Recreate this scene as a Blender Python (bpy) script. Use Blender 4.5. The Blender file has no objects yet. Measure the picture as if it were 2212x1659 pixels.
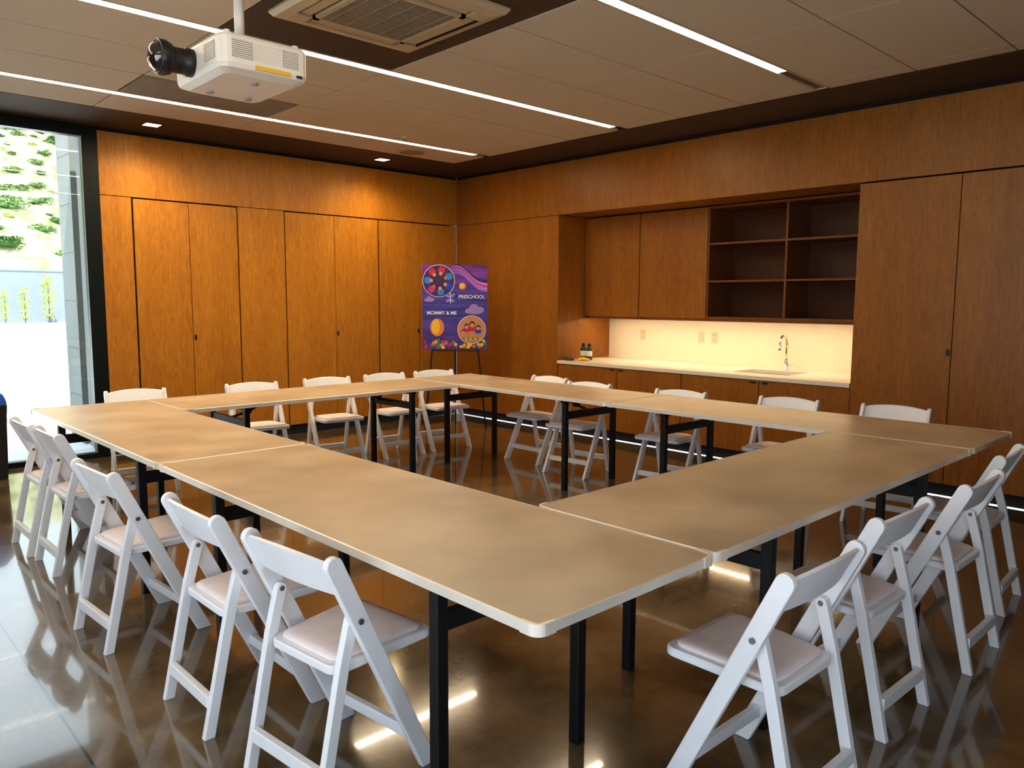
import bpy, bmesh, math, random
from mathutils import Vector, Matrix, noise
random.seed(7)
C = bpy.context.scene.collection
PI = math.pi
W, HH, F = 2212, 1659, 1668.2
CAM = Vector((-6.4998, -8.0138, 1.5113)); YAW, PITCH, ROLL = .8178, .1071, .0042
H = 3.105      # ceiling
Z1 = 2.4885    # top of the doors
TX, TY, TH = -5.2865, -6.8106, .0094

# ------------------------------------------------------------------ camera
fv = Vector((math.cos(YAW)*math.cos(PITCH), math.sin(YAW)*math.cos(PITCH), -math.sin(PITCH)))
r0 = Vector((math.sin(YAW), -math.cos(YAW), 0)); u0 = r0.cross(fv)
rv = math.cos(ROLL)*r0 + math.sin(ROLL)*u0; uv_ = -math.sin(ROLL)*r0 + math.cos(ROLL)*u0
cd = bpy.data.cameras.new('camera'); cam = bpy.data.objects.new('camera', cd); C.objects.link(cam)
cd.sensor_width = 36; cd.lens = F/W*36; cd.clip_start = .05; cd.clip_end = 500
cam.matrix_world = Matrix(((rv.x, uv_.x, -fv.x, CAM.x), (rv.y, uv_.y, -fv.y, CAM.y), (rv.z, uv_.z, -fv.z, CAM.z), (0, 0, 0, 1)))
bpy.context.scene.camera = cam

def at(u, v, ax, val):
    d = fv*F + rv*(u-W/2) - uv_*(v-HH/2)
    return CAM + d*((val-CAM[ax])/d[ax])

# ------------------------------------------------------------------ materials
def mat(name, col, rough=.5, metal=0., var=.0, scale=8., vec=(1, 1, 1), bump=0., emis=None, es=0., spec=.5, coat=0., rvar=0., col2=None):
    m = bpy.data.materials.new(name); m.use_nodes = True
    nt = m.node_tree; b = nt.nodes['Principled BSDF']
    b.inputs['Base Color'].default_value = (*col, 1); b.inputs['Roughness'].default_value = rough
    b.inputs['Metallic'].default_value = metal; b.inputs['Specular IOR Level'].default_value = spec
    b.inputs['Coat Weight'].default_value = coat
    if emis: b.inputs['Emission Color'].default_value = (*emis, 1); b.inputs['Emission Strength'].default_value = es
    g = nt.nodes.new('ShaderNodeNewGeometry')
    mp = nt.nodes.new('ShaderNodeMapping'); mp.inputs['Scale'].default_value = vec
    nt.links.new(g.outputs['Position'], mp.inputs['Vector'])
    n = nt.nodes.new('ShaderNodeTexNoise'); n.inputs['Scale'].default_value = scale; n.inputs['Detail'].default_value = 6
    nt.links.new(mp.outputs[0], n.inputs['Vector'])
    v = max(var, .02)
    r = nt.nodes.new('ShaderNodeValToRGB')
    r.color_ramp.elements[0].position = .3; r.color_ramp.elements[1].position = .7
    r.color_ramp.elements[0].color = (*[c*(1-v) for c in col], 1); r.color_ramp.elements[1].color = (*[min(1, c*(1+v)) for c in (col2 or col)], 1)
    nt.links.new(n.outputs['Fac'], r.inputs[0]); nt.links.new(r.outputs[0], b.inputs['Base Color'])
    if bump:
        bp = nt.nodes.new('ShaderNodeBump'); bp.inputs['Strength'].default_value = bump; bp.inputs['Distance'].default_value = .004
        nt.links.new(n.outputs['Fac'], bp.inputs['Height']); nt.links.new(bp.outputs[0], b.inputs['Normal'])
    if rvar:
        mr = nt.nodes.new('ShaderNodeMapRange'); mr.inputs[3].default_value = rough-rvar; mr.inputs[4].default_value = rough+rvar
        nt.links.new(n.outputs['Fac'], mr.inputs[0]); nt.links.new(mr.outputs[0], b.inputs['Roughness'])
    return m

def wood(name, c1, c2, rough=.40):
    m = bpy.data.materials.new(name); m.use_nodes = True; nt = m.node_tree; L = nt.links
    b = nt.nodes['Principled BSDF']; b.inputs['Roughness'].default_value = rough
    g = nt.nodes.new('ShaderNodeNewGeometry')
    def nz(vec, sc, det, dist=0.):
        mp = nt.nodes.new('ShaderNodeMapping'); mp.inputs['Scale'].default_value = vec; L.new(g.outputs['Position'], mp.inputs[0])
        n = nt.nodes.new('ShaderNodeTexNoise'); n.inputs['Scale'].default_value = sc; n.inputs['Detail'].default_value = det; n.inputs['Distortion'].default_value = dist
        L.new(mp.outputs[0], n.inputs['Vector']); return n
    broad = nz((1, 1, .10), 4, 3, .5); fine = nz((1, 1, .03), 85, 4); mot = nz((1, 1, .20), 26, 6, 1.8)
    ma = nt.nodes.new('ShaderNodeMath'); ma.operation = 'MULTIPLY_ADD'; L.new(broad.outputs['Fac'], ma.inputs[0]); ma.inputs[1].default_value = .26
    m2 = nt.nodes.new('ShaderNodeMath'); m2.operation = 'MULTIPLY'; L.new(fine.outputs['Fac'], m2.inputs[0]); m2.inputs[1].default_value = .30
    L.new(m2.outputs[0], ma.inputs[2])
    m3 = nt.nodes.new('ShaderNodeMath'); m3.operation = 'MULTIPLY_ADD'; L.new(mot.outputs['Fac'], m3.inputs[0]); m3.inputs[1].default_value = .44; L.new(ma.outputs[0], m3.inputs[2])
    r = nt.nodes.new('ShaderNodeValToRGB'); r.color_ramp.elements[0].position = .36; r.color_ramp.elements[1].position = .66
    r.color_ramp.elements[0].color = (*c1, 1); r.color_ramp.elements[1].color = (*c2, 1)
    L.new(m3.outputs[0], r.inputs[0]); L.new(r.outputs[0], b.inputs['Base Color'])
    bp = nt.nodes.new('ShaderNodeBump'); bp.inputs['Strength'].default_value = .12; bp.inputs['Distance'].default_value = .002
    L.new(fine.outputs['Fac'], bp.inputs['Height']); L.new(bp.outputs[0], b.inputs['Normal'])
    return m

M = {}
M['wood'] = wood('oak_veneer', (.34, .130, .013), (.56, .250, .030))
M['woodR'] = wood('oak_veneer_shaded', (.225, .082, .009), (.375, .148, .017))  # same oak, darkened in colour to paint the light falloff towards the right
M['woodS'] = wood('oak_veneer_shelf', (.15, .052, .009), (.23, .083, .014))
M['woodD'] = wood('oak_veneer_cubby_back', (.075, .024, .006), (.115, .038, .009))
M['gap'] = mat('dark_gap', (.012, .008, .006), .8)
M['white'] = mat('white_resin', (.85, .85, .88), .38, var=.03)
M['pad'] = mat('white_vinyl_pad', (.90, .80, .80), .5, var=.04, scale=20)
M['rivet'] = mat('steel_rivet', (.25, .25, .26), .35, .8)
M['top'] = mat('tan_table_laminate', (.56, .435, .298), .32, var=.17, scale=3.2, bump=.05, rvar=.09)
M['alu'] = mat('aluminium_edge', (.86, .80, .72), .38, .4, var=.05)
M['black'] = mat('black_steel', (.010, .010, .011), .45, .2)
M['blackp'] = mat('black_plastic', (.02, .02, .022), .35)
M['tile'] = mat('ceiling_tile', (.55, .46, .34), .9, var=.03, scale=60)
M['band'] = mat('brown_ceiling_band', (.070, .036, .015), .75, var=.08)
M['greytile'] = mat('grey_ceiling_panel', (.25, .21, .155), .8, var=.05)
M['acwhite'] = mat('cassette_plastic', (.46, .35, .22), .5, var=.03)
M['acgrille'] = mat('cassette_grille', (.26, .20, .13), .6, var=.05)
M['acback'] = mat('cassette_filter', (.10, .075, .05), .8, var=.05)
M['dwhite'] = mat('projector_plastic', (.74, .69, .62), .4, var=.03)
M['dgrey'] = mat('vent_grey', (.32, .31, .30), .6, var=.05)
M['yellow'] = mat('yellow_label', (.75, .42, .02), .5)
M['light1'] = mat('light_diffuser', (1, .9, .75), .5, emis=(1, .82, .58), es=50)
M['light2'] = mat('light_diffuser_middle', (1, .9, .75), .5, emis=(1, .82, .58), es=40)
M['light3'] = mat('light_diffuser_dimmed', (1, .9, .75), .5, emis=(1, .82, .58), es=17)
M['led'] = mat('led_strip', (1, .9, .75), .5, emis=(1, .74, .44), es=40)
M['dl'] = mat('downlight_lens', (1, .9, .75), .5, emis=(1, .72, .38), es=14)
M['counter'] = mat('white_quartz', (.80, .74, .65), .3, var=.04, scale=40)
M['splash'] = mat('cream_splashback', (.86, .76, .60), .35, var=.02)
M['plate'] = mat('outlet_plate', (.70, .58, .44), .4)
M['chrome'] = mat('chrome', (.8, .78, .75), .12, 1.)
M['steel'] = mat('brushed_steel', (.30, .26, .21), .35, 1.)
M['frame'] = mat('dark_window_frame', (.008, .013, .016), .35, .3)
M['concrete'] = mat('board_concrete', (.24, .25, .23), .8, var=.15, scale=3, vec=(1, 1, .3))
M['pave'] = mat('outdoor_concrete', (.80, .82, .84), .8, var=.04, scale=1)
M['retain'] = mat('grey_block_wall', (.19, .22, .25), .9, var=.08)
M['hill'] = mat('dry_hillside', (.13, .22, .06), .95, var=.25, scale=.9, col2=(.40, .36, .24))
M['leafA'] = mat('shrub_leaf', (.075, .17, .045), .7, var=.5, scale=2.5)
M['leafB'] = mat('olive_leaf', (.15, .25, .08), .7, var=.5, scale=2.5)
M['leafC'] = mat('yellow_green_leaf', (.33, .40, .07), .7, var=.3, scale=3)
M['blue'] = mat('blue_cloth', (.01, .10, .48), .6, var=.2)
M['easel'] = mat('dark_easel_metal', (.03, .026, .024), .4, .1)
M['glassdark'] = mat('lens_glass', (.03, .012, .01), .04, 0., spec=1., coat=1.)

def glass():
    m = bpy.data.materials.new('window_glass'); m.use_nodes = True; nt = m.node_tree
    for n in list(nt.nodes):
        if n.type == 'BSDF_PRINCIPLED': nt.nodes.remove(n)
    o = nt.nodes['Material Output']; t = nt.nodes.new('ShaderNodeBsdfTransparent'); t.inputs[0].default_value = (.97, .99, .98, 1)
    g = nt.nodes.new('ShaderNodeBsdfGlossy'); g.inputs['Roughness'].default_value = .01
    f = nt.nodes.new('ShaderNodeFresnel'); f.inputs[0].default_value = 1.5; mx = nt.nodes.new('ShaderNodeMixShader')
    nt.links.new(f.outputs[0], mx.inputs[0]); nt.links.new(t.outputs[0], mx.inputs[1]); nt.links.new(g.outputs[0], mx.inputs[2]); nt.links.new(mx.outputs[0], o.inputs[0])
    return m
M['glass'] = glass()

def floor_mat():
    m = bpy.data.materials.new('polished_concrete'); m.use_nodes = True; nt = m.node_tree; L = nt.links
    b = nt.nodes['Principled BSDF']; g = nt.nodes.new('ShaderNodeNewGeometry')
    n = nt.nodes.new('ShaderNodeTexNoise'); n.inputs['Scale'].default_value = 1.9; n.inputs['Detail'].default_value = 10; n.inputs['Roughness'].default_value = .62; L.new(g.outputs['Position'], n.inputs['Vector'])
    r = nt.nodes.new('ShaderNodeValToRGB'); r.color_ramp.elements[0].position = .33; r.color_ramp.elements[1].position = .68
    r.color_ramp.elements[0].color = (.080, .053, .026, 1); r.color_ramp.elements[1].color = (.235, .165, .090, 1)
    L.new(n.outputs['Fac'], r.inputs[0])
    s = nt.nodes.new('ShaderNodeSeparateXYZ'); L.new(g.outputs['Position'], s.inputs[0])
    outs = []
    for k, off in ((0, 5.87), (1, 4.30)):
        a = nt.nodes.new('ShaderNodeMath'); a.operation = 'ADD'; L.new(s.outputs[k], a.inputs[0]); a.inputs[1].default_value = off+60+3
        mo = nt.nodes.new('ShaderNodeMath'); mo.operation = 'MODULO'; L.new(a.outputs[0], mo.inputs[0]); mo.inputs[1].default_value = 6.0
        su = nt.nodes.new('ShaderNodeMath'); su.operation = 'SUBTRACT'; L.new(mo.outputs[0], su.inputs[0]); su.inputs[1].default_value = 3.0
        ab = nt.nodes.new('ShaderNodeMath'); ab.operation = 'ABSOLUTE'; L.new(su.outputs[0], ab.inputs[0])
        lt = nt.nodes.new('ShaderNodeMath'); lt.operation = 'LESS_THAN'; L.new(ab.outputs[0], lt.inputs[0]); lt.inputs[1].default_value = .005
        outs.append(lt)
    mx = nt.nodes.new('ShaderNodeMath'); mx.operation = 'MAXIMUM'; L.new(outs[0].outputs[0], mx.inputs[0]); L.new(outs[1].outputs[0], mx.inputs[1])
    mc = nt.nodes.new('ShaderNodeMix'); mc.data_type = 'RGBA'; L.new(mx.outputs[0], mc.inputs[0]); L.new(r.outputs[0], mc.inputs[6]); mc.inputs[7].default_value = (.008, .006, .005, 1)
    L.new(mc.outputs[2], b.inputs['Base Color'])
    mr = nt.nodes.new('ShaderNodeMapRange'); mr.inputs[3].default_value = .07; mr.inputs[4].default_value = .19
    L.new(n.outputs['Fac'], mr.inputs[0]); L.new(mr.outputs[0], b.inputs['Roughness'])
    b.inputs['IOR'].default_value = 1.55; b.inputs['Specular IOR Level'].default_value = .7
    b.inputs['Coat Weight'].default_value = .8; b.inputs['Coat Roughness'].default_value = .04
    return m
M['floor'] = floor_mat()

# ------------------------------------------------------------------ geometry helpers
def new(): return bmesh.new()
def box(bm, x0, x1, y0, y1, z0, z1, bev=0.):
    vs = [bm.verts.new((x, y, z)) for x in (x0, x1) for y in (y0, y1) for z in (z0, z1)]
    fs = [bm.faces.new([vs[i] for i in q]) for q in ((0, 1, 3, 2), (4, 6, 7, 5), (0, 4, 5, 1), (2, 3, 7, 6), (0, 2, 6, 4), (1, 5, 7, 3))]
    if bev: bmesh.ops.bevel(bm, geom=list({e for f in fs for e in f.edges}), offset=bev, segments=2, affect='EDGES', profile=.5)
    return bm
def bar(bm, p0, p1, w, d, up=(0, 0, 1)):
    p0, p1 = Vector(p0), Vector(p1); a = (p1-p0).normalized(); s = a.cross(Vector(up))
    if s.length < 1e-4: s = a.cross(Vector((1, 0, 0)))
    s.normalize(); t = s.cross(a)
    vs = [bm.verts.new(p+s*i*w/2+t*j*d/2) for p in (p0, p1) for i, j in ((-1, -1), (1, -1), (1, 1), (-1, 1))]
    for q in ((0, 1, 2, 3), (7, 6, 5, 4), (0, 4, 5, 1), (1, 5, 6, 2), (2, 6, 7, 3), (3, 7, 4, 0)): bm.faces.new([vs[i] for i in q])
    return bm
def tube(bm, pts, r, n=12, cap=True):
    pts = [Vector(p) for p in pts]; rings = []
    rr = r if isinstance(r, (list, tuple)) else [r]*len(pts)
    ref = None
    for i, p in enumerate(pts):
        a = (pts[min(i+1, len(pts)-1)]-pts[max(i-1, 0)]).normalized()
        if ref is None: ref = a.orthogonal().normalized()
        s = (ref-a*ref.dot(a)).normalized(); ref = s; t = a.cross(s)
        rings.append([bm.verts.new(p+(s*math.cos(2*PI*k/n)+t*math.sin(2*PI*k/n))*rr[i]) for k in range(n)])
    for A, B in zip(rings, rings[1:]):
        for k in range(n): bm.faces.new((A[k], A[(k+1) % n], B[(k+1) % n], B[k]))
    if cap: bm.faces.new(rings[0][::-1]); bm.faces.new(rings[-1])
    return bm
def lathe(bm, prof, c=(0, 0, 0), n=24):
    rings = [[bm.verts.new((c[0]+r*math.cos(2*PI*k/n), c[1]+r*math.sin(2*PI*k/n), c[2]+z)) for k in range(n)] for r, z in prof]
    for A, B in zip(rings, rings[1:]):
        for k in range(n): bm.faces.new((A[k], A[(k+1) % n], B[(k+1) % n], B[k]))
    bm.faces.new(rings[0][::-1]); bm.faces.new(rings[-1]); return bm
def prism(bm, poly, axis, a, b):
    def P(p, t): return {0: (t, p[0], p[1]), 1: (p[0], t, p[1]), 2: (p[0], p[1], t)}[axis]
    A = [bm.verts.new(P(p, a)) for p in poly]; B = [bm.verts.new(P(p, b)) for p in poly]; n = len(poly)
    bm.faces.new(A); bm.faces.new(B[::-1])
    for k in range(n): bm.faces.new((A[k], B[k], B[(k+1) % n], A[(k+1) % n]))
    return bm
def rrect(x0, x1, y0, y1, r, n=5):
    pts = []
    for cx, cy, a0 in ((x1-r, y1-r, 0), (x0+r, y1-r, 90), (x0+r, y0+r, 180), (x1-r, y0+r, 270)):
        for k in range(n+1):
            a = math.radians(a0+90*k/n); pts.append((cx+r*math.cos(a), cy+r*math.sin(a)))
    return pts
def obj(name, bm, m, parent=None, smooth=False, bev=0.):
    bmesh.ops.recalc_face_normals(bm, faces=bm.faces)
    me = bpy.data.meshes.new(name); bm.to_mesh(me); bm.free()
    o = bpy.data.objects.new(name, me); C.objects.link(o)
    me.materials.append(M[m] if isinstance(m, str) else m)
    if parent: o.parent = parent
    if smooth:
        for p in me.polygons: p.use_smooth = True
    if bev:
        md = o.modifiers.new('bevel', 'BEVEL'); md.width = bev; md.segments = 2; md.limit_method = 'ANGLE'; md.angle_limit = .6
    return o
def thing(name, label, cat, loc=(0, 0, 0), rz=0, group=None):
    o = bpy.data.objects.new(name, None); C.objects.link(o); o.location = loc; o.rotation_euler = (0, 0, rz); o.empty_display_size = .1
    o['label'] = label; o['category'] = cat
    if group: o['group'] = group
    return o
def tag(o, label, cat, group=None):
    o['label'] = label; o['category'] = cat
    if group: o['group'] = group
    return o
def struct(name, bm, m, **k):
    o = obj(name, bm, m, **k); o['kind'] = 'structure'; return o
def dup(root, loc, rz, label, group=None):
    r = root.copy(); C.objects.link(r); r.location = loc; r.rotation_euler = (0, 0, rz); r['label'] = label
    if group: r['group'] = group
    for ch in list(root.children):
        c = ch.copy(); C.objects.link(c); c.parent = r
        for g in ch.children:
            d = g.copy(); C.objects.link(d); d.parent = c
    return r

XW, YB = -7.7, -9.6     # left window wall, wall behind the camera
# ------------------------------------------------------------------ setting
bm = new(); box(bm, XW-.1, .0, YB, 0, -.1, 0); struct('floor', bm, 'floor')
xs = [-.676, -.86, -2.08, -3.30, -4.52, -5.74, -6.96, XW]
rows = [(-.794, -1.33)]
for a in (-1.43, -3.35, -5.27, -7.19):
    w = (1.82)/3
    for k in range(3): rows.append((a-k*w, a-(k+1)*w))
bm = new()
for i in range(len(xs)-1):
    for (ya, yb) in rows:
        xa, xb = xs[i], xs[i+1]
        cx, cy = (xa+xb)/2, (ya+yb)/2
        if -4.52 < cx < -3.30 and -5.2 < cy < -3.35: continue
        if -4.52 < cx < -3.30 and -2.04 < cy < -1.42: continue
        box(bm, xb+.005, xa-.005, max(yb, YB)+.005, ya-.005, H, H+.02)
struct('ceiling', bm, 'tile')
bm = new(); box(bm, XW, .95, YB, .6, H+.022, H+.12); struct('trim_1', bm, 'gap')
bm = new(); box(bm, XW, 0, -.794, 0, H-.002, H+.02); box(bm, -.676, 0, YB, -.794, H-.002, H+.02); struct('trim_2', bm, 'band')
bm = new(); box(bm, -4.516, -3.304, -5.17, -3.354, H+.002, H+.021); struct('trim_3', bm, 'band')
bm = new(); box(bm, -4.51, -3.31, -2.03, -1.436, H-.001, H+.021, .002)
for k in range(10): box(bm, -4.48+k*.118, -4.48+k*.118+.08, -2.0, -1.47, H-.003, H)
tag(obj('ceiling_panel', bm, 'greytile'), 'darker grey panel among the pale ceiling tiles beyond the projector', 'ceiling panel')

def strip(x0, x1, y, label, lm, lit_to=None):
    t = thing('ceiling_light', label, 'light', ((x0+x1)/2, y, H), 0, 'linear lights in the ceiling')
    l = (x1-x0)/2; b = new()
    box(b, -l, l, -.048, -.036, -.002, .02); box(b, -l, l, .036, .048, -.002, .02); box(b, l-.01, l, -.036, .036, -.002, .02)
    obj('frame', b, 'tile', t)
    e = l-.01 if lit_to is None else lit_to-(x0+x1)/2
    b = new(); box(b, -l, e, -.0355, .0355, .002, .018); obj('diffuser', b, lm, t)
    if lit_to is not None:
        b = new(); box(b, e+.001, l-.011, -.0355, .0355, .006, .018); obj('end_cover', b, 'steel', t)
strip(XW+.2, -.845, -1.38, 'long glowing linear light nearest the wall with tall doors', 'light1')
strip(XW+.2, -.82, -3.30, 'middle glowing linear light running behind the projector', 'light2')
strip(-7.0, -.70, -5.22, 'short-looking glowing linear light right of the ceiling cassette with dark end', 'light3', -1.31)

t = thing('ceiling_air_conditioner', 'square ceiling cassette air conditioner in the dark brown ceiling recess', 'air conditioner', (-3.96, -4.30, H))
b = new()
o_ = .475
prof = [(o_, -.012), (o_-.02, -.035), (.40, -.045)]
for (a0, z0), (a1, z1) in zip([(o_, 0)]+prof, prof):
    for k in range(4):
        c, s = math.cos(k*PI/2), math.sin(k*PI/2)
        pts = [(a0, -a0, z0), (a0, a0, z0), (a1, a1, z1), (a1, -a1, z1)]
        b.faces.new([b.verts.new((c*x-s*y, s*x+c*y, z)) for x, y, z in pts])
bmesh.ops.remove_doubles(b, verts=b.verts, dist=.0005)
box(b, -.30, .30, .385, .40, -.045, -.01); box(b, -.30, .30, -.40, -.385, -.045, -.01)
for sx in (-1, 1):
    box(b, min(sx*.40, sx*.30), max(sx*.40, sx*.30), .30, .40, -.045, -.03); box(b, min(sx*.40, sx*.30), max(sx*.40, sx*.30), -.40, -.30, -.045, -.03)
obj('frame', b, 'acwhite', t)
b = new(); box(b, -.41, .41, -.41, .41, -.012, -.005); obj('air_slot', b, 'gap', t)
for k in range(4):
    c, s = math.cos(k*PI/2), math.sin(k*PI/2)
    b = new(); bar(b, (c*.35-s*-.28, s*.35+c*-.28, -.035), (c*.35-s*.28, s*.35+c*.28, -.035), .062, .008); obj('louvre', b, 'acwhite', t)
b = new(); box(b, -.295, .295, -.295, .295, -.035, -.02)
obj('grille_panel', b, 'acback', t)
b = new()
for s in (-1, 1):
    box(b, s*.285-.015, s*.285+.015, -.30, .30, -.05, -.03); box(b, -.30, .30, s*.285-.015, s*.285+.015, -.05, -.03)
obj('grille_frame', b, 'acwhite', t)
b = new()
for k in range(24): box(b, -.27, .27, -.265+k*.023, -.265+k*.023+.012, -.046, -.036)
for k in range(5): box(b, -.22+k*.11-.003, -.22+k*.11+.003, -.27, .27, -.048, -.036)
obj('grille', b, 'acgrille', t)

for x, lab in ((-3.93, 'small square recessed downlight near the window end of the ceiling border'), (-1.43, 'small square recessed downlight near the room corner above the wall')):
    t = thing('downlight', lab, 'light', (x, -.43, H))
    b = new()
    for s in (-1, 1): box(b, s*.075-.008, s*.075+.008, -.083, .083, -.006, 0); box(b, -.067, .067, s*.075-.008, s*.075+.008, -.006, 0)
    obj('trim_ring', b, 'band', t)
    b = new(); box(b, -.066, .066, -.066, .066, -.004, -.001); obj('lens', b, 'dl', t)
    ld = bpy.data.lights.new('downlight_lamp', 'SPOT'); ld.energy = 70; ld.color = (1, .76, .42); ld.spot_size = math.radians(150); ld.spot_blend = 1.; ld.shadow_soft_size = .05
    lo = bpy.data.objects.new('downlight_lamp', ld); C.objects.link(lo); lo.location = (x, -.50, H-.02); lo.rotation_euler = (.0, 0, 0)
t = thing('ceiling_speaker', 'round flush ceiling speaker with perforated cover', 'speaker', (-1.44, -1.02, H))
obj('rim', lathe(new(), [(.15, 0), (.15, -.006), (.135, -.008), (.13, -.004)]), 'acwhite', t, True)
b = new(); lathe(b, [(.128, -.001), (.128, -.006), (.01, -.007)])
obj('cover', b, 'greytile', t)
t = thing('ceiling_sprinkler', 'tiny sprinkler head in the ceiling tile by the light strip', 'sprinkler', (-1.95, -1.60, H+.001))
obj('plate', lathe(new(), [(.03, 0), (.03, -.006), (.012, -.01)]), 'dwhite', t, True)
obj('nozzle', lathe(new(), [(.010, -.008), (.008, -.03), (.016, -.032), (.016, -.035)]), 'chrome', t, True)

# ---- wall A (y = 0)
AL = -4.28
bm = new(); box(bm, AL, .0, 0, .6, Z1, H-.035); box(bm, AL, -.0, .02, .6, H-.035, H)
box(bm, AL, -4.0-.008, 0, .6, .1, Z1-.006); box(bm, -2.955, -2.435, 0, .6, .1, Z1-.006)
struct('wall_back', bm, 'wood')
bm = new(); box(bm, AL-.0, .0, .06, .07, 0, .1); box(bm, AL, 0, .57, .58, .1, Z1); box(bm, AL, 0, .012, .02, H-.035, H); struct('baseboard_back', bm, 'gap')
def tall_cab(x0, xm, x1, label, hside):
    t = thing('tall_cabinet', label, 'cabinet', ((x0+x1)/2, 0, 0), 0, 'tall oak cabinets along the back wall')
    c = (x0+x1)/2
    b = new(); box(b, x0-c+.004, x1-c-.004, .024, .55, .1, Z1-.012); obj('body', b, 'gap', t)
    for a, e, k in ((x0, xm, 0), (xm, x1, 1)):
        b = new(); box(b, a-c+(.009 if k == 0 else .003), e-c-(.003 if k == 0 else .009), 0, .022, .105, Z1-.014, .0015)
        d = obj('door', b, 'wood', t)
        if k == hside:
            hx = xm-c+(.022 if k else -.022)
            b = new(); box(b, hx-.011, hx+.011, -.012, 0, 1.105, 1.155, .004); obj('handle', b, 'blackp', d, )
tall_cab(-4.0, -3.467, -2.96, 'tall oak double-door cabinet nearest the window', 1)
tall_cab(-2.43, -1.811, -1.211, 'tall oak double-door cabinet in the middle of the back wall', 1)
tall_cab(-1.209, -.605, -.002, 'tall oak double-door cabinet beside the room corner behind the easel', 0)

# ---- wall B (x = 0)
NY0, NY1, CZ = -1.845, -5.24, .83
bm = new(); box(bm, 0, .93, YB, 0, Z1, H-.035); box(bm, .02, .93, YB, 0, H-.035, H)
box(bm, 0, .93, NY0, 0, .1, Z1-.006)
box(bm, 0, .93, YB, -6.765, .1, Z1-.006)
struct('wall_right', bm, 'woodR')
bm = new(); box(bm, .06, .07, YB, 0, 0, .1); box(bm, .012, .02, YB, 0, H-.035, H); struct('baseboard_right', bm, 'gap')
bm = new(); box(bm, .93, .98, NY1-.05, NY0+.05, .1, Z1); struct('wall_niche', bm, 'splash')
t = thing('tall_cabinet', 'tall oak double-door cabinet right of the sink niche', 'cabinet', (0, -6.0, 0))
b = new(); box(b, .024, .9, -.755, .755, .1, Z1-.012); obj('body', b, 'gap', t)
for k, (a, e) in enumerate(((-.757, -.003), (.003, .757))):
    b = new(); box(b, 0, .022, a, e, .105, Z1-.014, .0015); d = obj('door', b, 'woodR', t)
    if k:
        b = new(); box(b, -.012, 0, .012, .034, 1.105, 1.155, .004); obj('handle', b, 'blackp', d)
UX = .454; UZ0 = 1.335
yc = (NY0-3.525)/2
t = thing('wall_cabinet', 'oak upper cabinet with two plain doors left of the open shelves', 'cabinet', (UX, yc, UZ0))
b = new(); box(b, .024, .475, -3.523-yc, NY0-.002-yc, .0, Z1-UZ0-.002); obj('body', b, 'gap', t)
for a, e in ((-3.519, -2.661), (-2.649, NY0-.008)):
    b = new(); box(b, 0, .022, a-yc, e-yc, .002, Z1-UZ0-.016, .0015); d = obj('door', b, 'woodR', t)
    yy = (-2.661-yc-.05) if a < -3 else (NY0-.008-yc-.05)
    b = new(); box(b, -.006, .012, yy-.025, yy+.025, -.008, .001, .001); obj('handle', b, 'blackp', d)
yc = (-3.525+NY1)/2; hw = (3.525-5.24)/2*-1
t = thing('open_shelf_unit', 'oak open shelf unit with six cubbies above the sink', 'shelf', (UX, yc, UZ0))
zt = Z1-UZ0-.012
b = new(); tk = .019
box(b, 0, .475, -hw+.002, -hw+tk, 0, zt); box(b, 0, .475, hw-tk, hw-.002, 0, zt)
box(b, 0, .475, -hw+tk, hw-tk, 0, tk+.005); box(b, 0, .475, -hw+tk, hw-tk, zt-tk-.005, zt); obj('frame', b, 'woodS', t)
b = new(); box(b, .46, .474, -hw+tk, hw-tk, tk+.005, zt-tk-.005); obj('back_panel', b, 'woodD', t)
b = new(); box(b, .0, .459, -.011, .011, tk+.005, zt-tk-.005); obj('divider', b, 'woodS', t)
for z in (.375, .755):
    for a, e in ((-hw+tk, -.011), (.011, hw-tk)):
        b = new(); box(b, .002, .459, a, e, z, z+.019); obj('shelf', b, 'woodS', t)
t = thing('under_cabinet_light', 'slim warm light bar hidden behind the oak valance under the upper cabinets', 'light', (.56, (NY0+NY1)/2, UZ0))
b = new(); box(b, -.096, -.080, -1.69, 1.69, -.024, -.001); obj('valance', b, 'woodS', t)
b = new(); box(b, -.02, .02, -1.6, 1.6, -.008, -.001); obj('housing', b, 'steel', t)
b = new(); box(b, -.016, .016, -1.58, 1.58, -.012, -.0085); obj('diffuser', b, 'led', t)
seams = [NY0, -2.72, -3.55, -4.40, NY1]
for k, lab in ((0, 'oak base cabinet under the left end of the white worktop'), (2, 'oak base cabinet below the sink')):
    y0, ym, y1 = seams[k], seams[k+1], seams[k+2]; yc = (y0+y1)/2
    t = thing('base_cabinet', lab, 'cabinet', (0, yc, 0), 0, 'oak base cabinets')
    b = new(); box(b, .061, .9, y1-yc+.003, y0-yc-.003, .1, (.5 if k == 2 else CZ-.045)); box(b, .045, .06, y1-yc+.003, y0-yc-.003, .1, CZ-.045); obj('body', b, 'gap', t)
    for a, e in ((y0, ym), (ym, y1)):
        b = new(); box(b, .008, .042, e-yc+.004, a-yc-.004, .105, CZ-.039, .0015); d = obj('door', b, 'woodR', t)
        yy = (e-yc+.06) if a == y0 else (a-yc-.06)
        b = new(); box(b, -.002, .007, yy-.03, yy+.03, CZ-.066, CZ-.052, .002); obj('handle', b, 'blackp', d)
SX, SY = .50, -4.25; sx, sy = .20, .29
t = thing('worktop', 'long white worktop in the oak niche', 'worktop', (0, 0, 0))
b = new()
box(b, -.005, SX-sx, NY1+.002, NY0-.002, CZ-.035, CZ); box(b, SX+sx, .928, NY1+.002, NY0-.002, CZ-.035, CZ)
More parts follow.
